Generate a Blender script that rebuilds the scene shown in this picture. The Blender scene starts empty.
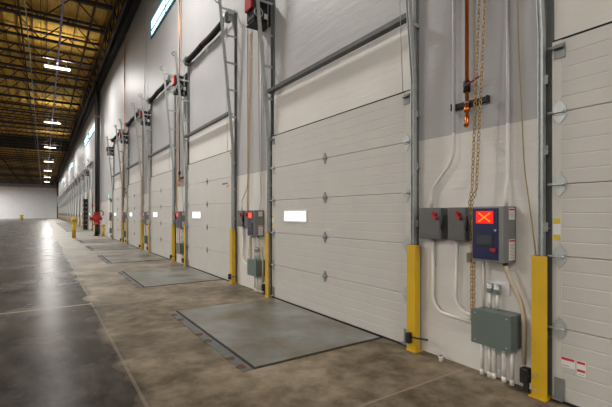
import bpy, bmesh, math, random
from mathutils import Vector, Matrix
random.seed(4)
PI = math.pi
sc = bpy.context.scene
col = sc.collection

# ------------------------------------------------------------------ mesh builder
class MB:
    def __init__(s): s.bm = bmesh.new()
    def box(s, x0, x1, y0, y1, z0, z1, bev=0.0):
        x0, x1 = min(x0, x1), max(x0, x1); y0, y1 = min(y0, y1), max(y0, y1); z0, z1 = min(z0, z1), max(z0, z1)
        v = [s.bm.verts.new(p) for p in ((x0,y0,z0),(x1,y0,z0),(x1,y1,z0),(x0,y1,z0),(x0,y0,z1),(x1,y0,z1),(x1,y1,z1),(x0,y1,z1))]
        fs = [s.bm.faces.new([v[i] for i in q]) for q in ((3,2,1,0),(4,5,6,7),(0,1,5,4),(1,2,6,5),(2,3,7,6),(3,0,4,7))]
        if bev > 0:
            es = list({e for f in fs for e in f.edges})
            bmesh.ops.bevel(s.bm, geom=es, offset=bev, segments=2, affect='EDGES', profile=0.5)
        return s
    def beam(s, p0, p1, w, h, up=(0,0,1)):
        p0, p1 = Vector(p0), Vector(p1); d = (p1-p0).normalized(); u = Vector(up)
        if abs(d.dot(u)) > .98: u = Vector((1,0,0))
        r = d.cross(u).normalized(); u = r.cross(d).normalized()
        vs = []
        for p in (p0, p1):
            for a, b in ((-1,-1),(1,-1),(1,1),(-1,1)):
                vs.append(s.bm.verts.new(p + r*(a*w/2) + u*(b*h/2)))
        for q in ((3,2,1,0),(4,5,6,7),(0,1,5,4),(1,2,6,5),(2,3,7,6),(3,0,4,7)):
            s.bm.faces.new([vs[i] for i in q])
        return s
    def tube(s, pts, r, n=10, bend=0.0, cap=True, closed=False):
        P = [Vector(p) for p in pts]
        if bend > 0 and len(P) > 2:
            Q = [P[0]]
            for i in range(1, len(P)-1):
                a, b, c = P[i-1], P[i], P[i+1]
                l = min(bend, (a-b).length*.48, (c-b).length*.48)
                q0 = b+(a-b).normalized()*l; q1 = b+(c-b).normalized()*l
                for k in range(7):
                    t = k/6; Q.append(q0*(1-t)**2 + b*2*t*(1-t) + q1*t*t)
            Q.append(P[-1]); P = Q
        m = len(P); rings = []; prev = None
        for i in range(m):
            if closed: d = (P[(i+1) % m]-P[i-1]).normalized()
            else: d = (P[min(i+1, m-1)]-P[max(i-1, 0)]).normalized()
            if prev is None:
                a = Vector((0,0,1)) if abs(d.z) < .9 else Vector((1,0,0))
                u = d.cross(a).normalized()
            else:
                u = (prev - d*prev.dot(d)).normalized()
            prev = u; w = d.cross(u)
            rr = r[i] if isinstance(r, (list, tuple)) else r
            rings.append([s.bm.verts.new(P[i] + (u*math.cos(2*PI*k/n) + w*math.sin(2*PI*k/n))*rr) for k in range(n)])
        last = m if closed else m-1
        for i in range(last):
            A, B = rings[i], rings[(i+1) % m]
            for k in range(n):
                f = s.bm.faces.new((A[k], A[(k+1) % n], B[(k+1) % n], B[k])); f.smooth = True
        if cap and not closed:
            s.bm.faces.new(rings[0][::-1]); s.bm.faces.new(rings[-1])
        return s
    def cyl(s, p0, p1, r, n=14): return s.tube([p0, p1], r, n)
    def prism(s, prof, axis, a, b):
        # profile of (u,v) pairs; axis 'y': (x,z) ; 'z': (x,y) ; 'x': (y,z)
        def mk(u, v, t): return {'y': (u,t,v), 'z': (u,v,t), 'x': (t,u,v)}[axis]
        A = [s.bm.verts.new(mk(u,v,a)) for u, v in prof]; B = [s.bm.verts.new(mk(u,v,b)) for u, v in prof]
        n = len(prof)
        for i in range(n): s.bm.faces.new((A[i], A[(i+1) % n], B[(i+1) % n], B[i]))
        s.bm.faces.new(A[::-1]); s.bm.faces.new(B)
        return s
    def ring(s, c, R, r, normal='x', n=20, m=8, a0=0, a1=2*PI):
        full = abs(a1-a0-2*PI) < 1e-6
        k = n if full else n+1
        pts = []
        for i in range(k):
            t = a0+(a1-a0)*i/n; u, v = R*math.cos(t), R*math.sin(t)
            o = {'x': (0,u,v), 'y': (u,0,v), 'z': (u,v,0)}[normal]
            pts.append((c[0]+o[0], c[1]+o[1], c[2]+o[2]))
        return s.tube(pts, r, m, closed=full)
    def obj(s, name, mat, parent=None, loc=None):
        """link as ONE mesh object; vertices are given in world (bay) space."""
        if parent is not None: base = WB[parent.name]
        else: base = Vector(loc) if loc is not None else Vector((0,0,0))
        bmesh.ops.translate(s.bm, verts=s.bm.verts, vec=-base)
        bmesh.ops.recalc_face_normals(s.bm, faces=s.bm.faces)
        me = bpy.data.meshes.new(name); s.bm.to_mesh(me); s.bm.free()
        o = bpy.data.objects.new(name, me); col.objects.link(o)
        me.materials.append(mat)
        if parent is not None: o.parent = parent
        else: o.location = base
        WB[o.name] = base.copy()
        return o
WB = {}
def thing(name, label, cat, base, group=None):
    o = bpy.data.objects.new(name, None); col.objects.link(o)
    o.location = base; WB[o.name] = Vector(base); o.empty_display_size = .1
    return tag(o, label, cat, group)
def tag(o, label=None, cat=None, group=None, kind=None):
    if label: o['label'] = label
    if cat: o['category'] = cat
    if group: o['group'] = group
    if kind: o['kind'] = kind
    return o
KIDS = {}
def dup(root, dy, label=None, cat=None):
    def cp(o, parent):
        c = o.copy(); col.objects.link(c)
        if parent is not None: c.parent = parent
        for ch in o.children: cp(ch, c)
        return c
    r = cp(root, None); r.location = root.location + Vector((0, dy, 0))
    if label: r['label'] = label
    return r

# ------------------------------------------------------------------ materials
def mat(name, c, rough=.5, metal=0., noise=0., nscale=8., bump=0., bscale=40., emit=None, estr=0., spec=.5):
    m = bpy.data.materials.new(name); m.use_nodes = True
    nt = m.node_tree; b = nt.nodes['Principled BSDF']
    b.inputs['Base Color'].default_value = (*c, 1); b.inputs['Roughness'].default_value = rough
    b.inputs['Metallic'].default_value = metal; b.inputs['Specular IOR Level'].default_value = spec
    if emit:
        b.inputs['Emission Color'].default_value = (*emit, 1); b.inputs['Emission Strength'].default_value = estr
    g = nt.nodes.new('ShaderNodeNewGeometry')
    if noise:
        n = nt.nodes.new('ShaderNodeTexNoise'); n.inputs['Scale'].default_value = nscale; n.inputs['Detail'].default_value = 5
        nt.links.new(g.outputs['Position'], n.inputs['Vector'])
        r = nt.nodes.new('ShaderNodeValToRGB')
        r.color_ramp.elements[0].position = .3; r.color_ramp.elements[1].position = .7
        r.color_ramp.elements[0].color = (*[x*(1-noise) for x in c], 1)
        r.color_ramp.elements[1].color = (*[min(1, x*(1+noise)) for x in c], 1)
        nt.links.new(n.outputs['Fac'], r.inputs['Fac']); nt.links.new(r.outputs['Color'], b.inputs['Base Color'])
    if bump:
        n2 = nt.nodes.new('ShaderNodeTexNoise'); n2.inputs['Scale'].default_value = bscale; n2.inputs['Detail'].default_value = 4
        nt.links.new(g.outputs['Position'], n2.inputs['Vector'])
        bp = nt.nodes.new('ShaderNodeBump'); bp.inputs['Strength'].default_value = bump; bp.inputs['Distance'].default_value = .01
        nt.links.new(n2.outputs['Fac'], bp.inputs['Height']); nt.links.new(bp.outputs['Normal'], b.inputs['Normal'])
    return m

M = {}
M['galv'] = mat('galvanised steel', (.46,.49,.49), .45, .6, .10, 20)
M['dark_galv'] = mat('grey painted steel', (.23,.245,.245), .5, .4, .1, 12)
M['angle'] = mat('grey angle steel', (.16,.17,.17), .5, .4, .1, 12)
M['bar'] = mat('dark grey bar', (.075,.08,.08), .5, .3, .1, 12)
M['dark_steel'] = mat('dark steel', (.022,.021,.021), .55, .3, .2, 9)
M['black'] = mat('black plastic', (.012,.012,.013), .45)
M['rubber'] = mat('black rubber', (.010,.009,.009), .8)
M['yellow'] = mat('yellow safety paint', (.60,.375,.012), .42, 0, .05, 5)
M['red'] = mat('red paint', (.36,.008,.012), .4)
M['white_pipe'] = mat('white painted conduit', (.72,.70,.66), .35)
M['beige_flex'] = mat('beige flexible conduit', (.50,.43,.33), .5)
M['copper'] = mat('copper pipe', (.62,.17,.03), .28, .85, .15, 6)
M['brass'] = mat('brass plated chain', (.46,.30,.10), .38, .75)
M['rope'] = mat('tan rope', (.30,.235,.10), .8)
M['switch'] = mat('dark grey enclosure', (.115,.118,.122), .38, .2)
M['grey_box'] = mat('grey enclosure', (.20,.205,.205), .4, .2)
M['navy'] = mat('navy front panel', (.005,.007,.065), .4)
M['screen'] = mat('grey display screen', (.045,.055,.075), .2)
M['label_white'] = mat('white label', (.75,.74,.74), .5)
M['label_ink'] = mat('grey printing', (.20,.20,.21), .6)
M['label_red'] = mat('red printing', (.55,.03,.04), .5)
M['label_blue'] = mat('blue printing', (.03,.06,.35), .5)
M['label_orange'] = mat('orange printing', (.75,.30,.03), .5)
M['label_yellow'] = mat('yellow tag', (.62,.48,.03), .5)
M['junction'] = mat('green grey enclosure', (.125,.165,.150), .42, .15, .05, 4)
M['door'] = mat('off white door skin', (.53,.515,.49), .42, 0, .03, 3, .06, 60)
M['stile'] = mat('light door edge', (.57,.56,.53), .45)
M['led_red'] = mat('lit red display', (.3,.005,.0), .4, emit=(1,.006,.006), estr=.85)
M['led_x'] = mat('lit orange cross', (.6,.2,.0), .4, emit=(1,.15,.01), estr=1.2)
M['exit_green'] = mat('lit green sign', (.05,.6,.25), .4, emit=(.08,.9,.40), estr=1.2)
M['lamp'] = mat('lit lamp lens', (.9,.9,.88), .4, emit=(1,.93,.80), estr=9.)
M['door_glass'] = mat('daylit door pane', (.8,.85,.9), .15, emit=(.84,.93,1), estr=1.0)
M['clere_glass'] = mat('daylit high pane', (.6,.8,.9), .1, emit=(.72,.93,1), estr=2.6)
M['win_frame'] = mat('teal blue window frame', (.05,.33,.42), .4)
M['fixture'] = mat('white fixture housing', (.6,.6,.58), .4)
M['purple_pipe'] = mat('pale violet conduit', (.45,.36,.62), .4)
M['joist'] = mat('dark joist paint', (.030,.017,.012), .6)
M['rust'] = mat('rusty steel stud', (.11,.045,.015), .75, .2, .4, 30)
M['plate_blue'] = mat('bluish steel strip', (.12,.13,.14), .45, .4, .2, 12)
M['curb'] = mat('white bollard footing', (.62,.58,.5), .7)

def wood_mat():
    m = mat('golden plywood deck', (.5,.28,.04), .75, 0, .22, .5)
    nt = m.node_tree; b = nt.nodes['Principled BSDF']
    g = nt.nodes.new('ShaderNodeNewGeometry'); mp = nt.nodes.new('ShaderNodeMapping'); mp.inputs['Scale'].default_value = (12, 1.0, 4)
    n = nt.nodes.new('ShaderNodeTexNoise'); n.inputs['Scale'].default_value = 1; n.inputs['Detail'].default_value = 6
    nt.links.new(g.outputs['Position'], mp.inputs['Vector']); nt.links.new(mp.outputs['Vector'], n.inputs['Vector'])
    r = nt.nodes.new('ShaderNodeValToRGB')
    r.color_ramp.elements[0].color = (.76,.43,.05,1); r.color_ramp.elements[1].color = (.98,.66,.12,1)
    r.color_ramp.elements[0].position = .3; r.color_ramp.elements[1].position = .72
    nt.links.new(n.outputs['Fac'], r.inputs['Fac']); nt.links.new(r.outputs['Color'], b.inputs['Base Color'])
    return m
M['deck'] = wood_mat()
M['purlin'] = mat('brown purlin', (.32,.14,.03), .75, 0, .2, 3)

def wall_mat(name, split, lo, hi, bump=.35, rough=.5):
    m = mat(name, hi, rough)
    nt = m.node_tree; b = nt.nodes['Principled BSDF']
    g = nt.nodes.new('ShaderNodeNewGeometry'); sp = nt.nodes.new('ShaderNodeSeparateXYZ')
    nt.links.new(g.outputs['Position'], sp.inputs[0])
    gt = nt.nodes.new('ShaderNodeMath'); gt.operation = 'GREATER_THAN'; gt.inputs[1].default_value = split
    nt.links.new(sp.outputs['Z'], gt.inputs[0])
    mx = nt.nodes.new('ShaderNodeMixRGB'); mx.inputs[1].default_value = (*lo, 1); mx.inputs[2].default_value = (*hi, 1)
    nt.links.new(gt.outputs[0], mx.inputs[0])
    n = nt.nodes.new('ShaderNodeTexNoise'); n.inputs['Scale'].default_value = 1.3; n.inputs['Detail'].default_value = 6
    nt.links.new(g.outputs['Position'], n.inputs['Vector'])
    mr = nt.nodes.new('ShaderNodeMapRange'); mr.inputs['To Min'].default_value = .90; mr.inputs['To Max'].default_value = 1.08
    nt.links.new(n.outputs['Fac'], mr.inputs['Value'])
    ml = nt.nodes.new('ShaderNodeMixRGB'); ml.blend_type = 'MULTIPLY'; ml.inputs[0].default_value = 1
    nt.links.new(mx.outputs[0], ml.inputs[1]); nt.links.new(mr.outputs[0], ml.inputs[2])
    nt.links.new(ml.outputs[0], b.inputs['Base Color'])
    # board-marked texture: broad horizontal ripples plus fine grain
    mp = nt.nodes.new('ShaderNodeMapping'); mp.inputs['Scale'].default_value = (1, .35, 3.2)
    nt.links.new(g.outputs['Position'], mp.inputs['Vector'])
    n2 = nt.nodes.new('ShaderNodeTexNoise'); n2.inputs['Scale'].default_value = 3.5; n2.inputs['Detail'].default_value = 8; n2.inputs['Roughness'].default_value = .62
    nt.links.new(mp.outputs[0], n2.inputs['Vector'])
    bp = nt.nodes.new('ShaderNodeBump'); bp.inputs['Strength'].default_value = bump; bp.inputs['Distance'].default_value = .03
    nt.links.new(n2.outputs['Fac'], bp.inputs['Height']); nt.links.new(bp.outputs['Normal'], b.inputs['Normal'])
    return m
M['wall'] = wall_mat('painted concrete wall', 2.21, (.69,.675,.65), (.43,.43,.44), .2)
M['infill'] = wall_mat('cream painted wall', 99, (.72,.70,.67), (.7,.66,.6), .2)
M['farwall'] = wall_mat('far white wall', 9.0, (.80,.82,.85), (.36,.36,.37), .1)
M['sidewall'] = wall_mat('side wall', 2.2, (.66,.65,.63), (.55,.54,.53), .1)
M['wall_pipe'] = wall_mat('conduit painted like the wall', 2.21, (.70,.685,.66), (.42,.42,.43), 0, .4)
M['jamb'] = mat('white door leaf', (.72,.72,.70), .45)

def floor_mat():
    m = mat('sealed concrete', (.2,.18,.15), .4)
    nt = m.node_tree; N = nt.nodes; L = nt.links; b = N['Principled BSDF']
    g = N.new('ShaderNodeNewGeometry'); sp = N.new('ShaderNodeSeparateXYZ'); L.new(g.outputs['Position'], sp.inputs[0])
    def noise(scale, detail=6, mapping=None, rough=.55):
        n = N.new('ShaderNodeTexNoise'); n.inputs['Scale'].default_value = scale; n.inputs['Detail'].default_value = detail; n.inputs['Roughness'].default_value = rough
        if mapping:
            mp = N.new('ShaderNodeMapping'); mp.inputs['Scale'].default_value = mapping
            L.new(g.outputs['Position'], mp.inputs['Vector']); L.new(mp.outputs[0], n.inputs['Vector'])
        else: L.new(g.outputs['Position'], n.inputs['Vector'])
        return n.outputs['Fac']
    def ramp(fac, stops):
        r = N.new('ShaderNodeValToRGB')
        while len(r.color_ramp.elements) < len(stops): r.color_ramp.elements.new(.5)
        for e, (p, c) in zip(r.color_ramp.elements, stops): e.position = p; e.color = (*c, 1)
        L.new(fac, r.inputs['Fac']); return r.outputs['Color']
    def mix(fac, a, bb, mode='MIX'):
        x = N.new('ShaderNodeMixRGB'); x.blend_type = mode
        for i, v in ((0, fac), (1, a), (2, bb)):
            if isinstance(v, (int, float)): x.inputs[i].default_value = v if i == 0 else (v,v,v,1)
            elif isinstance(v, tuple): x.inputs[i].default_value = (*v, 1)
            else: L.new(v, x.inputs[i])
        return x.outputs[0]
    def math_(op, a, bb=None, c=None):
        x = N.new('ShaderNodeMath'); x.operation = op
        for i, v in enumerate((a, bb, c)):
            if v is None: continue
            if isinstance(v, (int, float)): x.inputs[i].default_value = v
            else: L.new(v, x.inputs[i])
        return x.outputs[0]
    X, Y = sp.outputs['X'], sp.outputs['Y']
    wobx = math_('ADD', X, math_('MULTIPLY', math_('SUBTRACT', noise(1.6, 5), .5), .5))
    apr = N.new('ShaderNodeMapRange'); apr.inputs['From Min'].default_value = -2.74; apr.inputs['From Max'].default_value = -2.60; L.new(wobx, apr.inputs['Value'])
    apron = apr.outputs[0]
    tan = ramp(noise(.8, 9, None, .62), [(.36, (.055,.043,.030)), (.5, (.175,.142,.098)), (.62, (.34,.29,.215))])
    tan = mix(.42, tan, ramp(noise(5, 8, None, .65), [(.40, (.075,.060,.042)), (.60, (.26,.215,.155))]))
    dark = ramp(noise(.5, 10, None, .68), [(.34, (.026,.024,.021)), (.5, (.062,.056,.049)), (.68, (.13,.118,.103))])
    dark = mix(.4, dark, ramp(noise(3.5, 8, (1,.4,1), .65), [(.40, (.025,.022,.019)), (.60, (.11,.10,.088))]))
    c = mix(apron, dark, tan)
    # dark tyre stains on the apron
    st = ramp(noise(.55, 5, (1,1,1)), [(.50, (0,0,0)), (.60, (1,1,1))])
    st2 = N.new('ShaderNodeMath'); st2.operation = 'MULTIPLY'; L.new(st, st2.inputs[0]); st2.inputs[1].default_value = .45
    c = mix(st2.outputs[0], c, (.045,.037,.028))
    # joints
    def line(v, at, w):
        return math_('LESS_THAN', math_('ABSOLUTE', math_('SUBTRACT', v, at)), w)
    j_main = line(X, -2.68, .014)
    wob = math_('SUBTRACT', noise(6, 2), .5)
    c = mix(math_('MULTIPLY', j_main, .45), c, (.25,.21,.16))
    def modline(v, off, per, w):
        return math_('LESS_THAN', math_('ABSOLUTE', math_('SUBTRACT', math_('PINGPONG', math_('SUBTRACT', v, off), per/2), 0)), w)
    left_cross = math_('MULTIPLY', modline(Y, 7.12, 4.75*2, .03), math_('LESS_THAN', X, -2.68))
    c = mix(math_('MULTIPLY', left_cross, .8), c, (.36,.31,.24))
    apron_cross = math_('MULTIPLY', modline(Y, 2.22, 4.7*1.0, .012), apron)
    c = mix(math_('MULTIPLY', apron_cross, .55), c, (.31,.25,.18))
    L.new(c, b.inputs['Base Color'])
    rr = N.new('ShaderNodeMapRange'); rr.inputs['From Min'].default_value = .3; rr.inputs['From Max'].default_value = .7
    rr.inputs['To Min'].default_value = .22; rr.inputs['To Max'].default_value = .30; L.new(noise(1.2, 6), rr.inputs['Value'])
    rough = math_('ADD', rr.outputs[0], math_('MULTIPLY', apron, .20))
    L.new(rough, b.inputs['Roughness']); b.inputs['Specular IOR Level'].default_value = .05
    # thin sealer: a gloss that only shows towards grazing view
    lw = N.new('ShaderNodeLayerWeight'); lw.inputs['Blend'].default_value = .5
    fac = math_('ADD', .006, math_('MULTIPLY', math_('POWER', lw.outputs['Facing'], 9.), .58))
    gl = N.new('ShaderNodeBsdfGlossy'); gl.inputs['Color'].default_value = (.95,.95,.95,1); L.new(rough, gl.inputs['Roughness'])
    df = N.new('ShaderNodeBsdfDiffuse'); L.new(c, df.inputs['Color'])
    ms = N.new('ShaderNodeMixShader'); L.new(fac, ms.inputs[0]); L.new(df.outputs[0], ms.inputs[1]); L.new(gl.outputs[0], ms.inputs[2])
    out = [n for n in N if n.type == 'OUTPUT_MATERIAL'][0]; L.new(ms.outputs[0], out.inputs['Surface'])
    return m
M['floor'] = floor_mat()

def plate_mat():
    m = mat('worn steel plate', (.24,.245,.225), .38, .35)
    nt = m.node_tree; N = nt.nodes; L = nt.links; b = N['Principled BSDF']
    g = N.new('ShaderNodeNewGeometry')
    n = N.new('ShaderNodeTexNoise'); n.inputs['Scale'].default_value = 1.4; n.inputs['Detail'].default_value = 8; n.inputs['Roughness'].default_value = .6
    L.new(g.outputs['Position'], n.inputs['Vector'])
    r = N.new('ShaderNodeValToRGB')
    st = [(.36, (.16,.13,.09)), (.46, (.19,.185,.16)), (.56, (.225,.235,.225)), (.68, (.28,.295,.29))]
    while len(r.color_ramp.elements) < 4: r.color_ramp.elements.new(.5)
    for e, (p, c) in zip(r.color_ramp.elements, st): e.position = p; e.color = (*c, 1)
    L.new(n.outputs['Fac'], r.inputs['Fac']); L.new(r.outputs['Color'], b.inputs['Base Color'])
    return m
M['plate'] = plate_mat()

# ------------------------------------------------------------------ setting
YN, YF, XL, ZD = -9.0, 138.0, -42.0, 11.2
def struct(mb, name, m, parent=None): return tag(mb.obj(name, m, parent), kind='structure')
struct(MB().box(XL-.3, .3, YN-.3, YF+.3, -.3, 0), 'floor', M['floor'])
struct(MB().box(0, .3, YN, YF, 0, ZD), 'wall_right', M['wall'])
struct(MB().box(XL, .3, YF, YF+.3, 0, ZD), 'wall_far', M['farwall'])
struct(MB().box(XL-.3, XL, YN, YF, 0, ZD), 'wall_left', M['sidewall'])
struct(MB().box(XL, .3, YN-.3, YN, 0, ZD), 'wall_near', M['sidewall'])
ceil = struct(MB().box(XL-.3, .3, YN-.3, YF+.3, ZD, ZD+.25), 'ceiling', M['deck'])
for k in range(30):          # wooden purlins under the deck, along the hall
    x = -.75 - .61*k
    tag(MB().box(x-.022, x+.022, YN, YF, ZD-.14, ZD-.002).obj('purlin', M['purlin'], ceil), kind='structure')
# dark ledger beam along the wall head
struct(MB().box(-.16, -.002, YN, YF, 10.15, 10.75).box(-.26, -.16, YN, YF, 10.15, 10.21).box(-.26, -.16, YN, YF, 10.69, 10.75), 'trim_1', M['dark_steel'])
mb = MB()
mb.box(-.62, -.52, YN, YF, 9.98, 10.08).box(-.62, -.52, YN, YF, 10.92, 11.02)
y = YN; up = True
while y < YF-1:
    mb.beam((-.57, y, 10.08 if up else 10.92), (-.57, y+.75, 10.92 if up else 10.08), .05, .05); y += .75; up = not up
struct(mb, 'trim_2', M['joist'])
# draft curtain across the hall
struct(MB().box(XL, -.65, 60.5, 60.62, 9.6, 11.05), 'trim_3', M['dark_steel'])

# open web joists
def joist_mesh(web_to):
    pass
JY = [3.1 + 2.44*k for k in range(55)]
proto_j = None
for k, y in enumerate(JY):
    if abs(y-60.56) < .5: y += .9
    lab = 'dark open-web steel joist crossing the hall beneath the golden roof deck'
    if proto_j is None:
        t = thing('roof_joist', lab, 'joist', (-.66, y, 9.72), 'roof joists under the deck')
        MB().box(-22, -.66, y-.08, y+.08, 10.97, 11.055).obj('top_chord', M['joist'], t)
        MB().box(-22, -1.0, y-.08, y+.08, 9.72, 9.82).obj('bottom_chord', M['joist'], t)
        w = MB(); x = -1.0; up = True
        while x > -21:
            w.cyl((x, y, 9.75 if up else 11.02), (x-1.22, y, 11.02 if up else 9.75), .028, 6)
            if not up: w.cyl((x-1.22, y, 9.75), (x-1.22, y, 11.02), .012, 5)
            x -= 1.22; up = not up
        w.obj('web', M['joist'], t)
        proto_j = t; y0 = y
    else:
        dup(proto_j, y-y0)
# pipes running along the hall under the joists
tag(MB().tube([(-4.15, YN+1, 9.66), (-4.15, YF-.5, 9.66)], .035, 8).obj('sprinkler_pipe', M['joist'], None, (-4.15, 0, 9.66)), 'thin black sprinkler pipe running along the roof under the joists', 'pipe')
tag(MB().tube([(-3.93, YN+1, 9.67), (-3.93, YF-.5, 9.67)], .022, 8).obj('conduit', M['galv'], None, (-3.93, 0, 9.67)), 'thin grey conduit running along the roof beside the black pipe', 'conduit')
tag(MB().tube([(-2.70, YN+1, 9.66), (-2.70, YF-.5, 9.66)], .040, 8).obj('conduit', M['purple_pipe'], None, (-2.70, 0, 9.66)), 'pale violet conduit running along the roof above the lamp row', 'conduit')
tag(MB().tube([(-1.62, YN+1, 9.66), (-1.62, YF-.5, 9.66)], .035, 8).obj('sprinkler_pipe', M['joist'], None, (-1.62, 0, 9.66)), 'dark sprinkler pipe running along the roof nearest the door wall', 'pipe')

# lamps and added fill lights
LY = [9.8 + 15.6*k for k in range(-1, 8)]
ords = ['first','second','third','fourth','fifth','sixth','seventh','eighth','ninth','tenth','eleventh','twelfth','thirteenth','fourteenth','fifteenth','sixteenth','seventeenth','eighteenth','nineteenth','twentieth','twenty-first','twenty-second','twenty-third']
POWER = 520.
def area(loc, sx, sy, p, c=(1,.965,.915), parent=None):
    l = bpy.data.lights.new('lamp_or_fill_light', 'AREA'); l.shape = 'RECTANGLE'; l.size = sx; l.size_y = sy; l.energy = p; l.color = c
    o = bpy.data.objects.new('lamp_or_fill_light', l); col.objects.link(o); o.location = loc
    if parent: o.parent = parent
    return o
for k, y in enumerate(LY):
    if k < 2:
        lab = 'linear high bay lamp above the near doors, out of frame' if k else 'linear high bay lamp behind the viewpoint'
    else:
        lab = f'glowing linear high bay lamp, {ords[k-2]} in the roof row counting from the near end'
    t = thing('ceiling_light', lab, 'light', (-2.70, y, 9.40), 'linear lamps in the roof row')
    h = MB().prism([(y-.17, 9.40), (y+.17, 9.40), (y+.17, 9.44), (y+.08, 9.50), (y-.08, 9.50), (y-.17, 9.44)], 'x', -3.32, -2.08)
    h.obj('housing', M['fixture'], t)
    MB().box(-3.28, -2.12, y-.14, y+.14, 9.372, 9.399).obj('lens', M['lamp'], t)
    for x in (-3.1, -2.3):
        MB().cyl((x, y, 9.49), (x, y, 11.19), .005, 5).obj('hanger_wire', M['dark_steel'], t)
    area((0,0,-.045), 1.15, .28, POWER, parent=t)
    for ux in (-.42, .42):  # upward fill lights, added to brighten the dark roof deck
        u = area((ux,0,.12), .35, .10, POWER*.032, parent=t); u.rotation_euler = (PI,0,0)
for x in (-16., -27, -37):
    for k, y in enumerate(LY):
        area((x, y, 9.3), 1.3, .5, POWER*1.75)
    area((x, 128.5, 8.5), 1.3, .5, POWER*2.6)  # extra unseen fill light, added to brighten the far wall

# clerestory windows high in the door wall
WN = 0
for (a, b_) in ((9.2, 15.2), (34.5, 38.9), (39.7, 43.6), (62.3, 66.4), (67.2, 71.2), (90, 94), (95, 99)):
    WN += 1
    z0, z1 = 7.95, 8.52
    f = MB()
    f.box(-.05, .0, a, b_, z0-.06, z0).box(-.05, .0, a, b_, z1, z1+.06).box(-.05, 0, a-.06, a, z0-.06, z1+.06).box(-.05, 0, b_, b_+.06, z0-.06, z1+.06)
    f.box(-.045, 0, a, b_, z0+.19, z0+.235)
    n = max(2, round((b_-a)/2.0))
    for i in range(1, n): f.box(-.045, 0, a+(b_-a)*i/n-.025, a+(b_-a)*i/n+.025, z0, z1)
    fo = struct(f, f'window_{WN}', M['win_frame'])
    tag(MB().box(-.02, -.004, a, b_, z0, z1).obj('pane', M['clere_glass'], fo), kind='structure')

# ------------------------------------------------------------------ bay kit
DOORS = [-.067, 4.412, 9.17, 13.655, 18.285, 22.955]          # door centres along the wall
GH = 1.60                                                # guard offset from a door centre
NB = len(DOORS)
FAR0, FSTEP = 37.6, 4.62
FAR = [FAR0+FSTEP*k for k in range(21)]
allD = DOORS+FAR
def dname(i):
    return ['the right-edge door', 'the nearest whole door', 'the second whole door', 'the third whole door', 'the fourth whole door', 'the fifth whole door'][i] if i < NB else f'the {ords[i-NB]} door past the dark column'
PIER = ['on the nearest wall pier', 'on the second wall pier', 'on the third wall pier', 'on the fourth wall pier', 'on the fifth wall pier', 'on the sixth wall pier']
def pname(i): return PIER[i] if i < NB else f'left of {dname(i)}'

for i, yc in enumerate(allD):
    mb = MB().box(-.012, .0, yc-1.60, yc+1.60, 0.0, 3.50)
    struct(mb, f'trim_{10+i}', M['infill'])

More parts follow.
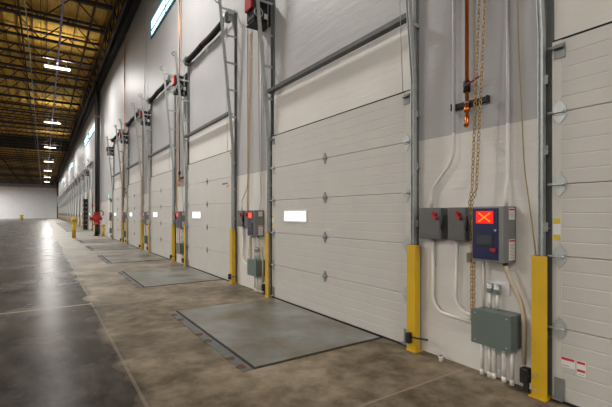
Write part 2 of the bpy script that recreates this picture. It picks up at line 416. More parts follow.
# ---- dock door (built at the second bay)
SEC = .548
def build_door(yc):
    t = thing('dock_door', '', 'door', (-.05, yc, .01), 'sectional dock doors along the wall')
    for k in range(5):
        z0 = .02+SEC*k; z1 = z0+SEC-.0025
        pr = [(-.012, z0), (-.050, z0), (-.056, z0+.006)]
        for j in range(1, 5):
            zz = z0+(z1-z0)*j/5
            pr += [(-.056, zz-.007), (-.0545, zz), (-.056, zz+.007)]
        pr += [(-.056, z1-.006), (-.050, z1), (-.012, z1)]
        p = MB().prism(pr, 'y', yc-1.47, yc+1.47).obj('panel', M['door'], t)
        e = MB().box(-.058, -.012, yc+1.47, yc+1.535, z0, z1).box(-.058, -.012, yc-1.535, yc-1.47, z0, z1).obj('end_stile', M['stile'], p)
    # hinges at the joints: centre column and both ends
    for k in range(1, 5):
        z = .018+SEC*k
        MB().prism([(yc-.012, z-.075), (yc+.012, z-.075), (yc+.030, z-.03), (yc+.045, z-.012), (yc+.045, z+.012), (yc+.030, z+.03), (yc+.012, z+.075), (yc-.012, z+.075), (yc-.030, z+.03), (yc-.045, z+.012), (yc-.045, z-.012), (yc-.030, z-.03)], 'x', -.064, -.056).cyl((-.066, yc-.045, z), (-.066, yc+.045, z), .011, 8).obj('hinge', M['dark_galv'], t)
        for s in (-1, 1):
            yy = yc+s*1.482
            pr = [(yy+.048*math.cos(q*PI/8), z+(.095 if q % 8 == 4 else .075)*math.sin(q*PI/8)) for q in range(16)]
            MB().prism(pr, 'x', -.063, -.058).box(-.072, -.062, yy-.032, yy+.032, z-.022, z+.022).cyl((-.082, yy-.04, z), (-.082, yy+s*.073, z), .0095, 8).box(-.092, -.066, yy-.03, yy+.03, z-.006, z+.006).obj('roller_hinge', M['galv'], t)
    for s in (-1, 1):
        yy = yc+s*1.482; z = .02+SEC*5-.08
        MB().box(-.064, -.058, yy-.04, yy+.04, z-.06, z+.05).box(-.10, -.064, yy-.035, yy+.035, z+.01, z+.018).cyl((-.085, yy-.03, z+.026), (-.085, yy+s*.073, z+.026), .0095, 8).obj('top_bracket', M['dark_galv'], t)
        MB().box(-.066, -.058, yy-.035, yy+.035, .03, .19).box(-.10, -.066, yy-.035, yy+.035, .03, .05).obj('bottom_bracket', M['dark_galv'], t)
    MB().box(-.056, -.014, yc-1.535, yc+1.535, .0, .0185).obj('bottom_seal', M['rubber'], t)
    MB().box(-.052, -.014, yc-1.535, yc+1.535, .0205+SEC*5, .0205+SEC*5+.012).obj('top_seal', M['rubber'], t)
    w = MB()
    a, b_, z0, z1 = yc+.47, yc+1.108, 1.325, 1.475
    w.box(-.066, -.056, a-.02, b_+.02, z0-.02, z0).box(-.066, -.056, a-.02, b_+.02, z1, z1+.02).box(-.066, -.056, a-.02, a, z0, z1).box(-.066, -.056, b_, b_+.02, z0, z1)
    f = w.obj('window_frame', M['label_white'], t)
    MB().box(-.060, -.0565, a, b_, z0, z1).obj('pane', M['door_glass'], f)
    lb = MB().box(-.0600, -.058, yc+1.477, yc+1.527, 1.235, 1.405).obj('edge_label', M['label_white'], t)
    for z in (1.362, 1.238):
        MB().box(-.0608, -.0600, yc+1.477, yc+1.527, z, z+.04).obj('yellow_band', M['label_yellow'], lb)
    return t
def build_far_door(yc):
    t = thing('dock_door', '', 'door', (-.05, yc, .01), 'sectional dock doors along the wall')
    m = MB()
    for k in range(5): m.box(-.056, -.012, yc-1.535, yc+1.535, .02+SEC*k, .014+SEC*(k+1))
    m.obj('panel', M['door'], t)
    MB().box(-.064, -.056, yc+.47, yc+1.108, 1.325, 1.475).obj('pane', M['door_glass'], t)
    return t

# ---- lift track with ladder of rungs
def build_track(yg, side, detail=True):
    t = thing('door_track', '', 'track', (0, yg, 0), 'vertical lift door tracks')
    pts = [(-.075, 0.02), (-.075, 2.85), (-.36, 5.80)]
    r = MB()
    for (xa, za), (xb, zb) in zip(pts[:-1], pts[1:]):
        r.beam((xa, yg, za), (xb, yg, zb), .036, .034, up=(1,0,0))
        r.beam((xa-.020, yg+.016, za), (xb-.020, yg+.016, zb), .006, .030, up=(1,0,0))
        r.beam((xa-.020, yg-.016, za), (xb-.020, yg-.016, zb), .006, .030, up=(1,0,0))
    r.obj('rail', M['galv'], t)
    yw = yg-side*.03
    MB().box(-.019, .001, yw-.030, yw+.030, .015, 5.62).box(-.048, -.019, yw+side*.024, yw+side*.030, .015, 5.62).obj('wall_angle', M['angle'], t)
    zs = [3.42, 3.97, 4.52, 5.07, 5.60]
    for z in zs:
        x = -.075-.285*(z-2.85)/2.95
        MB().box(x, -.012, yg-.024, yg-.012, z-.02, z+.02).box(x, -.012, yg-.024, yg+.014, z+.016, z+.02).obj('rung', M['galv'], t)
    for z in ((.5, 1.35, 1.95, 2.5) if detail else ()):
        MB().box(-.06, -.012, yg-.035, yg+.035, z-.03, z-.022).box(-.064, -.056, yg-.035, yg+.035, z-.05, z+.02).obj('jamb_bracket', M['galv'], t)
    MB().ring((-.41, yg, 5.74), .055, .011, 'y', 14, 6, .1*PI, 1.75*PI).obj('end_hook', M['dark_galv'], t)
    return t

def build_guard(yg, side):
    # side: +1 when the door lies at smaller y (left post of a door)
    t = thing('track_guard', '', 'guard', (-.11, yg, 0), 'yellow steel track guards')
    w = .057
    q = side*w                       # the flange turns back to the wall on the pier side
    prof = [(-.126, yg-q), (-.126, yg+q), (-.050, yg+q), (-.050, yg+q*.84), (-.117, yg+q*.84), (-.117, yg-q)]
    MB().prism(prof, 'z', .004, 1.11).obj('shield', M['yellow'], t)
    MB().box(-.142, -.02, yg-side*.055, yg+side*.072, .001, .012).obj('foot_plate', M['yellow'], t)
    for z in (.06, .18):
        MB().tube([(-.1255, yg+.03, z), (-.131, yg+.03, z)], .012, 6).obj('bolt', M['galv'], t)
    # photo eye near the floor
    if side > 0:
        e = MB().box(-.16, -.085, yg+.075, yg+.135, .09, .21, .008).cyl((-.12, yg+.066, .15), (-.12, yg+.08, .15), .02, 10).cyl((-.16, yg+.105, .17), (-.172, yg+.105, .17), .018, 10)
        e.box(-.12, -.10, yg+.085, yg+.125, .02, .09).obj('photo_eye', M['black'], t)
    else:
        e = MB().box(-.180, -.126, yg-.018, yg+.03, .09, .20, .008)
        e.tube([(-.15, yg-.015, .16), (-.155, yg-.10, .165), (-.10, yg-.20, .165)], .010, 8, .04).obj('photo_eye', M['black'], t)
    return t

def build_bar(yc):
    o = MB().prism([(-.15, 3.50), (-.15, 3.555), (-.142, 3.555), (-.142, 3.508), (-.06, 3.508), (-.06, 3.50)], 'y', yc-1.56, yc+1.56).obj('spreader_bar', M['bar'], None, (-.15, yc, 3.5))
    return tag(o, '', 'bar', 'spreader bars above the doors')

def build_shaft(yc):
    t = thing('torsion_shaft', '', 'spring shaft', (-.11, yc, 5.55), 'torsion spring shafts above the doors')
    MB().cyl((-.11, yc-1.515, 5.55), (-.11, yc+1.515, 5.55), .016, 10).obj('shaft', M['rope'], t)
    for a, b_ in ((-1.05, .16), (.22, 1.38)):
        n = 40; m = MB()
        pts = [(-.11, yc+a+(b_-a)*i/n, 5.55-.022*math.sin(PI*i/n)) for i in range(n+1)]
        m.tube(pts, [.062+.008*(i % 2) for i in range(n+1)], 12).obj('spring', M['rubber'], t)
    for s in (-1, 1):
        yy = yc+s*1.42
        d = MB().tube([(-.11, yy-.06, 5.55), (-.11, yy-.05, 5.55), (-.11, yy-.04, 5.55), (-.11, yy+.04, 5.55), (-.11, yy+.05, 5.55), (-.11, yy+.06, 5.55)], [.105, .105, .085, .085, .105, .105], 18).obj('cable_drum', M['dark_galv'], t)
        MB().box(-.14, -.003, yy+s*.080, yy+s*.087, 5.44, 5.66).box(-.014, -.003, yy+s*.05, yy+s*.095, 5.38, 5.72).obj('end_bearing_plate', M['galv'], t)
        MB().cyl((-.185, yy, 5.52), (-.17, yc+s*1.53, 2.72), .004, 5).obj('lift_cable', M['galv'], t)
    return t

def build_operator(yl):
    """chain hoist operator on the wall beside a door's left post at yl"""
    t = thing('door_operator', '', 'operator', (-.05, yl+.24, 4.74), 'chain hoist door operators')
    a, b_ = yl+.075, yl+.40; z = 4.80
    MB().box(-.05, .001, a, b_, z-.06, z+.52).box(-.33, -.05, a, b_, z-.05, z-.03).obj('mount_plate', M['dark_steel'], t)
    MB().box(-.33, -.05, a+.01, b_-.02, z, z+.42, .02).obj('gearbox', M['black'], t)
    MB().cyl((-.14, a-.012, z+.28), (-.14, a+.02, z+.28), .09, 18).obj('motor', M['black'], t)
    MB().ring((-.25, a-.015, z+.10), .075, .012, 'y', 18, 6).cyl((-.25, a-.02, z+.10), (-.25, a+.012, z+.10), .03, 10).obj('chain_wheel', M['galv'], t)
    MB().box(-.385, -.332, a+.02, b_-.06, z+.16, z+.40, .012).obj('cover', M['red'], t)
    MB().box(-.13, -.065, a+.004, a+.0095, z+.03, z+.12).obj('rating_label', M['label_white'], t)
    return t

def chain_links(mb, p0, p1, pitch=.034, R=.0135, r=.0042):
    p0, p1 = Vector(p0), Vector(p1); d = (p1-p0); n = max(1, int(d.length/pitch)); dn = d.normalized()
    sx = Vector((0,1,0)); sx = (sx - dn*sx.dot(dn)).normalized(); sy = dn.cross(sx)
    for i in range(n):
        c = p0 + d*((i+.5)/n); u = sx if i % 2 else sy
        pts = []
        for k in range(8):
            t = 2*PI*k/8
            pts.append(c + dn*(math.cos(t)*(pitch*.62)) + u*(math.sin(t)*R))
        mb.tube(pts, r, 4, closed=True)

def build_pier(yp, level, copper):
    """everything fixed to the wall between two doors; yp = pier centre.  level 2 = full, 1 = fewer pipes, 0 = distant"""
    R = []
    def Y(d): return yp+d
    # two disconnect switches
    for n, (y1, y0) in enumerate(((.53, .26), (.185, -.005))):
        if level == 0 and n == 0: pass
        t = thing('switch_box', '', 'switch box', (-.008, Y((y0+y1)/2), 1.185), 'safety switches on the wall piers')
        MB().box(-.115, .001, Y(y0), Y(y1), 1.185, 1.497, .006).obj('enclosure', M['switch'], t)
        if level:
            MB().box(-.119, -.114, Y(y0+.012), Y(y1-.012), 1.20, 1.46, .002).box(-.123, -.119, Y(y0+.03), Y(y1-.03), 1.225, 1.245).obj('cover', M['switch'], t)
            MB().cyl((-.119, Y(y0+.065), 1.43), (-.14, Y(y0+.065), 1.43), .022, 12).beam((-.14, Y(y0+.08), 1.452), (-.14, Y(y0+.035), 1.385), .022, .03, up=(1,0,0)).obj('red_handle', M['red'], t)
            MB().tube([(-.10, Y(y0-.003), 1.41), (-.13, Y(y0-.022), 1.39), (-.135, Y(y0-.022), 1.31), (-.10, Y(y0-.003), 1.29)], .012, 8, .02).obj('lever', M['black'], t)
        R.append((t, 'dark grey safety switch with red handle, %s of the pair' % ('left' if n == 0 else 'right')))
    # control box
    t = thing('control_box', '', 'control box', (-.008, Y(-.27), 1.03), 'dock control boxes')
    a, b_ = -.41, -.125
    MB().box(-.195, .001, Y(a), Y(b_), 1.03, 1.50, .006).obj('enclosure', M['grey_box'], t)
    pn = MB().box(-.201, -.195, Y(a+.042), Y(b_-.009), 1.05, 1.485, .002).obj('front_panel', M['navy'], t)
    X0 = -.2015
    d = MB().box(-.205, -.201, Y(-.325), Y(-.17), 1.355, 1.46).obj('warning_display', M['led_red'], t)
    if level:
        for q in (-1, 1):
            MB().beam((-.2065, Y(-.2475-.052), 1.4075+q*.037), (-.2065, Y(-.2475+.052), 1.4075-q*.037), .011, .003, up=(1,0,0)).obj('cross_stroke', M['led_x'], d)
        s_ = MB().box(-.206, -.201, Y(-.325), Y(-.17), 1.16, 1.265, .002).obj('keypad_screen', M['black'], t)
        MB().box(-.2075, -.206, Y(-.31), Y(-.185), 1.185, 1.25).obj('screen_glass', M['screen'], s_)
        MB().cyl((-.201, Y(-.335), 1.135), (-.216, Y(-.335), 1.135), .017, 12).box(-.212, -.201, Y(-.345), Y(-.30), 1.125, 1.148).obj('stop_button', M['red'], t)
        MB().cyl((-.201, Y(-.345), 1.30), (-.208, Y(-.345), 1.30), .009, 10).obj('key_lock', M['galv'], t)
        for (z0, z1) in ((1.39, 1.487), (1.05, 1.225)):
            lb = MB().box(-.115, -.025, Y(a-.0015), Y(a+.001), z0, z1).obj('side_label', M['label_white'], t)
            MB().box(-.112, -.028, Y(a-.0022), Y(a-.0014), z1-.022, z1-.006).obj('red_heading', M['label_red'], lb)
            g = MB(); z = z1-.04
            while z > z0+.012: g.box(-.108, -.034, Y(a-.0022), Y(a-.0014), z-.003, z); z -= .012
            g.obj('print_lines', M['label_ink'], lb)
        MB().cyl((-.10, Y(-.37), 1.03), (-.10, Y(-.37), 1.005), .022, 10).obj('cable_gland', M['black'], t)
    R.append((t, 'grey and navy dock control box showing a red lit cross'))
    # junction box
    t = thing('junction_box', '', 'junction box', (-.008, Y(-.295), .32), 'green grey junction boxes')
    a, b_ = -.465, -.125
    MB().box(-.185, .001, Y(a), Y(b_), .322, .603, .004).obj('body', M['junction'], t)
    if level:
        MB().box(-.197, -.185, Y(a-.008), Y(b_+.008), .315, .609, .003).box(-.197, -.16, Y(a-.008), Y(b_+.008), .605, .610).obj('lid', M['junction'], t)
        for yy in (a+.03, b_-.03):
            for zz in (.345, .58): MB().cyl((-.197, Y(yy), zz), (-.2, Y(yy), zz), .007, 8).obj('screw', M['galv'], t)
    R.append((t, 'green grey metal junction box under the control box'))
    # legs to the floor
    legs = (-.135, -.205, -.245, -.335, -.405)
    for n, d in enumerate(legs if level == 2 else legs[::2]):
        t = thing('conduit', '', 'conduit', (-.055, Y(d), 0), 'conduit legs under junction boxes')
        MB().cyl((-.055, Y(d), .03), (-.055, Y(d), .325), .017 if n != 1 else .014, 12).obj('pipe', M['white_pipe'], t)
        MB().cyl((-.055, Y(d), .001), (-.055, Y(d), .05), .0195, 12).obj('floor_collar', M['white_pipe'], t)
        R.append((t, f'white conduit leg under the junction box, {ords[n]} from the left'))
    if level:
        C = lambda name, pts, r, m, bend, lab, cat='conduit': R.append((tag(MB().tube([(x, Y(d), z) for x, d, z in pts], r, 10, bend).obj(name, M[m], None, (pts[-1][0], Y(pts[-1][1]), min(p[2] for p in pts))), '', cat, 'pipes and lines on the wall piers'), lab))
        C('conduit', [(-.062, .155, 9.9), (-.062, .155, 1.96), (-.062, .415, 1.68), (-.062, .415, 1.499)], .0145, 'wall_pipe', .12, 'white conduit bending sideways down into the left safety switch')
        C('conduit', [(-.03, -.355, 4.6), (-.03, -.355, 1.75), (-.06, -.355, 1.62), (-.06, -.355, 1.502)], .0145, 'wall_pipe', .1, 'white conduit dropping straight into the control box top')
        C('conduit', [(-.03, .415, 1.182), (-.03, .425, .56), (-.03, .34, .455), (-.03, -.124, .43)], .017, 'white_pipe', .12, 'white conduit looping from the left switch to the junction box')
        C('conduit', [(-.045, .13, 1.182), (-.045, .14, .60), (-.045, .07, .515), (-.045, -.124, .49)], .017, 'white_pipe', .10, 'white conduit looping from the right switch to the junction box')
        C('conduit', [(-.06, -.15, 1.027), (-.06, -.15, .612)], .012, 'white_pipe', 0, 'short white conduit between control box and junction box')
        C('flexible_conduit', [(-.10, -.37, 1.005), (-.09, -.39, .93), (-.085, -.50, .70), (-.08, -.515, .60), (-.08, -.515, .215)], .018, 'beige_flex', .12, 'beige flexible conduit curving down beside the yellow guard')
        C('pull_rope', [(-.16, -.49, 4.75), (-.15, -.505, 2.84), (-.14, -.55, 1.79), (-.13, -.60, 1.39), (-.125, -.63, 1.12)], .0048, 'rope', .1, 'tan pull rope hanging down to the yellow guard', 'rope')
    if level == 2:
        t = thing('pull_fitting', '', 'fitting', (-.006, Y(-.25), .735), 'twin conduit fittings')
        MB().box(-.014, .001, Y(-.36), Y(-.155), .735, .84, .002).obj('back_plate', M['label_white'], t)
        for d in (-.205, -.275):
            MB().cyl((-.055, Y(d), .745), (-.055, Y(d), .825), .026, 12).cyl((-.055, Y(d), .775), (-.055, Y(d), .795), .031, 12).obj('coupling', M['galv'], t)
            MB().cyl((-.055, Y(d), .612), (-.055, Y(d), .745), .015, 10).obj('stub_pipe', M['white_pipe'], t)
        R.append((t, 'twin grey conduit fittings above the green junction box'))
        o = MB().box(-.045, .001, Y(-.005), Y(.03), .985, 1.075, .003).obj('outlet_box', M['grey_box'], None, (-.02, Y(.01), .985))
        R.append((tag(o, '', 'box', 'small boxes beside control boxes'), 'tiny grey box just left of the control box bottom'))
    if level:
        m = MB()
        chain_links(m, (-.20, -.255+yp, 4.71), (-.20, -.130+yp, 1.66)); chain_links(m, (-.20, -.320+yp, 4.71), (-.20, -.172+yp, 1.66))
        chain_links(m, (-.20, -.130+yp, 1.66), (-.17, -.085+yp, 1.52)); chain_links(m, (-.20, -.172+yp, 1.66), (-.17, -.105+yp, 1.52))
        chain_links(m, (-.17, -.085+yp, 1.52), (-.095, -.056+yp, 1.20)); chain_links(m, (-.17, -.105+yp, 1.52), (-.095, -.078+yp, 1.20))
        chain_links(m, (-.095, -.056+yp, 1.20), (-.095, -.056+yp, .47)); chain_links(m, (-.095, -.078+yp, 1.20), (-.095, -.078+yp, .47))
        m.ring((-.095, yp-.067, .47), .012, .0045, 'x', 10, 5, PI, 2*PI)
        R.append((tag(m.obj('hand_chain', M['brass'], None, (-.235, Y(-.1), .45)), '', 'chain', 'hand chains of the operators'), 'brass hand chain loop hanging past the control box'))
    if copper:
        t = thing('copper_pipe', '', 'pipe', (-.06, Y(-.01), 2.25), 'copper air drops on the piers')
        MB().cyl((-.068, Y(.01), 2.30), (-.068, Y(.01), 10.1), .017, 12).obj('pipe', M['copper'], t)
        MB().tube([(-.068, Y(.01), 2.34), (-.068, Y(.01), 2.26), (-.10, Y(.0), 2.25)], .021, 10, .03).cyl((-.068, Y(.01), 2.38), (-.068, Y(.01), 2.42), .028, 10).obj('elbow', M['copper'], t)
        v = MB().cyl((-.068, Y(.01), 2.56), (-.068, Y(.01), 2.66), .032, 12).cyl((-.068, Y(.01), 2.61), (-.108, Y(.01), 2.61), .014, 8).obj('valve', M['dark_steel'], t)
        MB().beam((-.10, Y(-.0), 2.61), (-.115, Y(-.14), 2.655), .022, .008).obj('valve_handle', M['red'], v)
        R.append((t, 'shiny copper air pipe with a red handled valve'))
        t = thing('pipe_strut', '', 'strut', (-.03, Y(.01), 2.44), 'struts holding the copper pipes')
        MB().box(-.045, .001, Y(-.165), Y(.19), 2.44, 2.485).box(-.05, .001, Y(-.175), Y(-.165), 2.43, 2.495).box(-.05, .001, Y(.19), Y(.20), 2.43, 2.495).obj('channel', M['dark_steel'], t)
        MB().ring((-.068, Y(.01), 2.4625), .024, .005, 'z', 12, 5).obj('pipe_clamp', M['galv'], t)
        R.append((t, 'dark strut channel clamping the copper pipe'))
    return R

# ---- first build of each kit, then copies
def kill_tree(o):
    for c in list(o.children): kill_tree(c)
    bpy.data.objects.remove(o)
P0 = 1
yc0 = DOORS[P0]
pd = build_door(yc0); ptl = build_track(yc0+GH, 1); ptr = build_track(yc0-GH, -1)
pgl = build_guard(yc0+GH, 1); pgr = build_guard(yc0-GH, -1)
pb = build_bar(yc0); ps = build_shaft(yc0); po = build_operator(yc0+GH)
DLAB = ['white sectional dock door cut by the right edge, with red warning stickers',
        'large white dock door with slit window, nearest one seen whole',
        'white dock door with a small blue and orange sticker, second seen whole',
        'white dock door with lit slit window, third seen whole from the right',
        'white dock door with lit slit window, fourth seen whole from the right',
        'white dock door beside the white exit door, fifth seen whole from the right']
def setlab(o, proto, dy, lab):
    if o is proto: o['label'] = lab; return o
    return o
door_roots = {}
for i in range(NB):
    dy = DOORS[i]-yc0
    def put(proto, lab):
        if i == P0: proto['label'] = lab; return proto
        return dup(proto, dy, lab)
    door_roots[i] = put(pd, DLAB[i])
    dn = dname(i)
    put(ptl, f'galvanised lift track with rungs at the left side of {dn}')
    if i: put(ptr, f'galvanised lift track with rungs at the right side of {dn}')
    put(pgl, f'yellow track guard at the left side of {dn}')
    if i: put(pgr, f'yellow track guard at the right side of {dn}')
    put(pb, f'grey spreader bar across the tracks above {dn}')
    if i: put(ps, f'black spring shaft high above {dn}')
    put(po, f'black chain operator with red cover high left of {dn}')

# stickers on doors
def sticker(root, name, boxes, label):
    first = None
    for nm, m, (y0, y1, z0, z1), dx in boxes:
        o = MB().box(-.0572-dx, -.0545-dx, y0, y1, z0, z1)
        base = root.location
        bmesh.ops.translate(o.bm, verts=o.bm.verts, vec=-Vector(base))
        me = bpy.data.meshes.new(nm); bmesh.ops.recalc_face_normals(o.bm, faces=o.bm.faces); o.bm.to_mesh(me); o.bm.free()
        ob = bpy.data.objects.new(nm, me); col.objects.link(ob); me.materials.append(m)
        ob.parent = root if first is None else first
        if first is None: first = ob; ob['label'] = label
r0 = door_roots[0]
sticker(r0, 'warning', [('warning_sticker', M['label_white'], (1.315, 1.405, .285, .36), .0005), ('red_heading', M['label_red'], (1.317, 1.403, .338, .358), .0010), ('print_lines', M['label_ink'], (1.35, 1.40, .295, .300), .0010)], 'white sticker with red heading')
sticker(r0, 'warning', [('warning_sticker', M['label_white'], (1.245, 1.30, .25, .36), .0005), ('red_heading', M['label_red'], (1.247, 1.298, .338, .356), .0010), ('red_band', M['label_red'], (1.247, 1.298, .280, .298), .0010), ('print_lines', M['label_ink'], (1.252, 1.29, .26, .264), .0010)], 'white sticker with two red bands')
r2 = door_roots[2]
y2 = DOORS[2]
sticker(r2, 'maker', [('maker_sticker', M['label_blue'], (y2-1.26, y2-.95, 2.07, 2.10), .0005), ('orange_patch', M['label_orange'], (y2-1.33, y2-1.20, 2.00, 2.055), .0005)], 'small blue and orange sticker')

piers = [(DOORS[i]+GH + DOORS[i+1]-GH)/2+.014 for i in range(NB-1)]
piers[1] -= .05
LV = [2, 2, 2, 1, 1]
CP = [True, False, True, False, True]
full = build_pier(piers[0], 2, True)
for k, (o, lab) in enumerate(full): o['label'] = lab + ' ' + PIER[0]
skip_words = ('copper',)
for i in range(1, NB-1):
    for o, lab in full:
        if 'copper' in lab and not CP[i]: continue
        if LV[i] == 1 and ('tiny' in lab or 'fittings' in lab or 'second from' in lab or 'fourth from' in lab): continue
        dup(o, piers[i]-piers[0], lab + ' ' + PIER[i])
for o, lab in full:                                # sixth pier: control box and junction box only
    if o.name.startswith(('control_box', 'junction_box', 'switch_box')):
        dup(o, DOORS[5]+GH+.62-piers[0], lab + ' ' + PIER[5])

# ---- distant bays past the column
fy = FAR[0]
fd = build_far_door(fy); ftl = build_track(fy+GH, 1, False); ftr = build_track(fy-GH, -1, False)
fp = build_pier(fy+2.31, 0, False)
for i, yc in enumerate(FAR):
    dy = yc-fy; dn = dname(NB+i)
    def putf(proto, lab):
        if i == 0: proto['label'] = lab; return proto
        return dup(proto, dy, lab)
    putf(fd, f'white dock door, {ords[i]} one past the dark column')
    putf(ftl, f'lift track left of {dn}'); putf(ftr, f'lift track right of {dn}')
    dup(pgl, yc-yc0, f'yellow track guard left of {dn}'); dup(pgr, yc-yc0, f'yellow track guard right of {dn}')
    if i < 12: dup(ps, yc-yc0, f'black spring shaft high above {dn}')
    dup(po, yc-yc0, f'black operator with red cover high left of {dn}')
    for o, lab in fp:
        if o.name.startswith(('control_box', 'junction_box')) and i > 0:
            l2 = ('grey control box with red light, left of ' if 'control' in o.name else 'green grey junction box, left of ')+dn
            dup(o, dy, l2)
for o, lab in fp:
    kill_tree(o)

# ---- levelers
def build_leveler(yc):
    t = thing('dock_leveler', '', 'leveler', (-.9, yc, 0), 'steel dock levelers in the floor')
    MB().box(-1.705, -.068, yc-1.295, yc+1.295, .0005, .004).obj('pit_gap', M['rubber'], t)
    MB().box(-1.679, -.088, yc-1.27, yc+1.27, .001, .012, .002).obj('deck_plate', M['plate'], t)
    MB().box(-1.815, -1.715, yc-1.29, yc+1.29, .0005, .005).obj('front_strip', M['plate_blue'], t)
    for d in (-1.18, -.93, -.28, 0.0, .78, 1.08):
        pts = []
        for k in range(10):
            a = 2*PI*k/10; rr = 1+.18*math.sin(3*a+d*7)
            pts.append((-1.785+.045*rr*math.cos(a), yc+d+.052*rr*math.sin(a)))
        MB().prism(pts, 'z', .004, .007).obj('rust_patch', M['rust'], t)
    return t
LC = [None, 4.58, 9.40, 13.85, 18.5, 23.15]
LVN = ['', 'in front of the nearest whole door', 'in front of the second whole door', 'in front of the third whole door', 'in front of the fourth whole door', 'in front of the fifth whole door']
pl = build_leveler(LC[1]); pl['label'] = 'large steel dock leveler plate ' + LVN[1]
for i in range(2, NB): dup(pl, LC[i]-LC[1], 'steel dock leveler plate ' + LVN[i])
for i, yc in enumerate(FAR[:8]): dup(pl, yc-LC[1], f'steel dock leveler plate at {dname(NB+i)}')

# ---- column, riser, exit door, bollards, cabinet
def column(y, lab):
    m = MB().box(-.36, -.335, y-.14, y+.14, .02, 10.0).box(-.085, -.06, y-.14, y+.14, .02, 10.0).box(-.335, -.085, y-.012, y+.012, .02, 10.0)
    t = thing('steel_column', lab, 'column', (-.28, y, 0), 'dark steel columns')
    m.obj('shaft', M['dark_steel'], t)
    MB().box(-.42, -.02, y-.20, y+.20, .001, .025).obj('base_plate', M['dark_steel'], t)
    MB().box(-.37, -.05, y-.15, y+.15, 8.2, 8.26).obj('orange_band', M['label_orange'], t)
    return t
column(31.0, 'tall dark steel column against the wall behind the red valve')
column(128., 'tall dark steel column at the far end of the door wall')
t = thing('riser_valve', 'red fire sprinkler riser valve in front of the dark column', 'valve', (-.50, 28.5, 0))
vy = 28.5
MB().cyl((-.50, vy, .001), (-.50, vy, .85), .11, 14).cyl((-.50, vy, .001), (-.50, vy, .04), .18, 14).obj('lower_pipe', M['dark_steel'], t)
MB().tube([(-.50, vy, .72), (-.50, vy, .78), (-.50, vy, .80), (-.50, vy, .95), (-.50, vy, 1.25), (-.50, vy, 1.45), (-.50, vy, 1.47), (-.50, vy, 1.53)], [.19,.19,.13,.17,.25,.13,.19,.19], 18).cyl((-.86, vy, 1.12), (-.18, vy, 1.12), .11, 14).obj('valve_body', M['red'], t)
MB().cyl((-.89, vy, 1.12), (-.85, vy, 1.12), .17, 16).obj('side_flange', M['red'], t)
MB().cyl((-.50, vy, 1.53), (-.50, vy, 9.9), .06, 12).obj('upper_pipe', M['dark_steel'], t)
w = MB().ring((-.74, vy-.05, 1.95), .15, .028, 'x', 18, 8).cyl((-.74, vy-.05, 1.95), (-.50, vy-.05, 1.95), .025, 8)
w.beam((-.74, vy-.2, 1.95), (-.74, vy+.1, 1.95), .03, .03).obj('handwheel', M['red'], t)
MB().ring((-.28, vy-.1, 1.45), .17, .025, 'y', 14, 6, -.3*PI, .8*PI).obj('test_pipe', M['dark_steel'], t)
# exit door
ed = struct(MB().box(-.05, .001, 25.9, 25.96, 0, 2.26).box(-.05, .001, 26.94, 27.0, 0, 2.26).box(-.05, .001, 25.9, 27.0, 2.2, 2.26), 'door_1', M['jamb'])
tag(MB().box(-.035, -.002, 25.965, 26.935, .008, 2.195).obj('leaf', M['jamb'], ed), kind='structure')
tag(MB().cyl((-.035, 26.06, 1.02), (-.09, 26.06, 1.02), .018, 8).tube([(-.09, 26.06, 1.02), (-.09, 26.20, 1.02)], .012, 8).obj('door_handle', M['galv'], ed), kind='structure')
t = thing('exit_sign', 'small green lit exit sign above the white exit door', 'sign', (-.02, 26.45, 2.38))
MB().box(-.06, .001, 26.25, 26.65, 2.38, 2.60, .004).obj('case', M['label_white'], t)
f = MB().box(-.064, -.06, 26.27, 26.63, 2.40, 2.58).obj('lit_face', M['exit_green'], t)
# block letters EXIT on the lit face (read along +y going left to right from the room: y decreasing)
m = MB(); zL, zH = 2.43, 2.55; yy = 26.60; s = .010
def bar(y0, y1, z0, z1): m.box(-.0665, -.0641, y0, y1, z0, z1)
bar(yy-.012, yy, zL, zH)
for z in (zL, (zL+zH)/2-.006, zH-.012): bar(yy-.06, yy, z, z+.012)
for q in (-1, 1): m.beam((-.0653, yy-.115-.028, 2.49-q*.058), (-.0653, yy-.115+.028, 2.49+q*.058), .012, .0024, up=(1,0,0))
bar(yy-.186, yy-.174, zL, zH)
bar(yy-.27, yy-.21, zH-.012, zH); bar(yy-.246, yy-.234, zL, zH)
m.obj('letters', M['label_white'], f)
t = thing('emergency_light', 'small dark twin-head emergency light on the wall beside the exit sign', 'light', (-.02, 25.65, 2.15))
MB().box(-.08, .001, 25.52, 25.78, 2.12, 2.26, .006).obj('case', M['switch'], t)
for d in (-.07, .07): MB().tube([(-.06, 25.65+d, 2.28), (-.12, 25.65+d, 2.28)], [.045, .06], 12).cyl((-.05, 25.65+d, 2.255), (-.05, 25.65+d, 2.30), .012, 6).obj('lamp_head', M['switch'], t)
def bollard(x, y, h, r, lab):
    t = thing('bollard', lab, 'bollard', (x, y, 0), 'yellow floor bollards')
    MB().tube([(x, y, .001), (x, y, h*.86), ], r, 18).obj('post', M['yellow'], t)
    MB().tube([(x, y, h*.84), (x, y, h*.96), (x, y, h)], [r*1.35, r*1.35, r*.9], 18).obj('cap', M['yellow'], t)
    return t
bollard(-1.85, 26.8, 1.18, .10, 'yellow bollard standing alone on the floor in front of the dark column')
bollard(-.22, 27.6, .75, .07, 'short yellow bollard beside the red riser valve')
bollard(-7.6, 112., 1.1, .3, 'yellow bollard far off before the end wall')
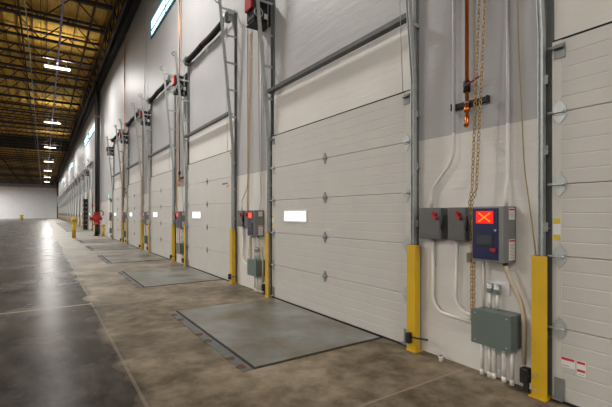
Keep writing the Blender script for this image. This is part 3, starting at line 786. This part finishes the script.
t = thing('electrical_cabinet', 'tall narrow dark electrical cabinet on the wall past the red valve', 'cabinet', (-.2, 40.9, 0))
cy = FAR[0]+2.35
t.location = (-.2, cy, 0); WB[t.name] = Vector((-.2, cy, 0))
MB().box(-.42, .001, cy-.26, cy+.26, .03, 2.72, .01).obj('case', M['dark_steel'], t)
MB().box(-.44, -.02, cy-.27, cy+.27, .001, .03).obj('plinth', M['dark_steel'], t)
for k in range(6):
    MB().box(-.426, -.42, cy-.12, cy+.12, .4+.38*k, .52+.38*k).obj('nameplate', M['label_white'], t)
    MB().box(-.30, -.12, cy-.264, cy-.26, .42+.38*k, .5+.38*k).obj('vent', M['label_ink'], t)
# pipe stub on the floor of the nearest pier
o = MB().cyl((-.10, piers[0]+.27, .001), (-.10, piers[0]+.27, .055), .022, 12).cyl((-.10, piers[0]+.27, .04), (-.10, piers[0]+.27, .055), .028, 12).obj('pipe_stub', M['white_pipe'], None, (-.10, piers[0]+.27, 0))
tag(o, 'tiny white pipe stub on the floor at the nearest wall pier', 'pipe stub')

# ------------------------------------------------------------------ camera, world, look
cam = bpy.data.cameras.new('camera'); co = bpy.data.objects.new('camera', cam); col.objects.link(co)
co.location = (-3.32, 0, 1.44); co.rotation_euler = (PI/2, 0, math.radians(-33.7))
cam.sensor_width = 36; cam.lens = 393/612*36; cam.shift_y = 10/612; cam.clip_end = 400; cam.clip_start = .05
sc.camera = co
wd = bpy.data.worlds.new('world'); sc.world = wd; wd.use_nodes = True
wd.node_tree.nodes['Background'].inputs[0].default_value = (.7,.8,1,1); wd.node_tree.nodes['Background'].inputs[1].default_value = .5
sc.view_settings.view_transform = 'Standard'; sc.view_settings.look = 'None'; sc.view_settings.gamma = 1
sc.view_settings.exposure = 0.03
sc.view_settings.use_curve_mapping = False
try:
    cy_ = sc.cycles
    cy_.max_bounces = 10; cy_.diffuse_bounces = 7; cy_.glossy_bounces = 4; cy_.use_denoising = True; cy_.sample_clamp_indirect = 6
    cy_.caustics_reflective = False; cy_.caustics_refractive = False
except Exception: pass
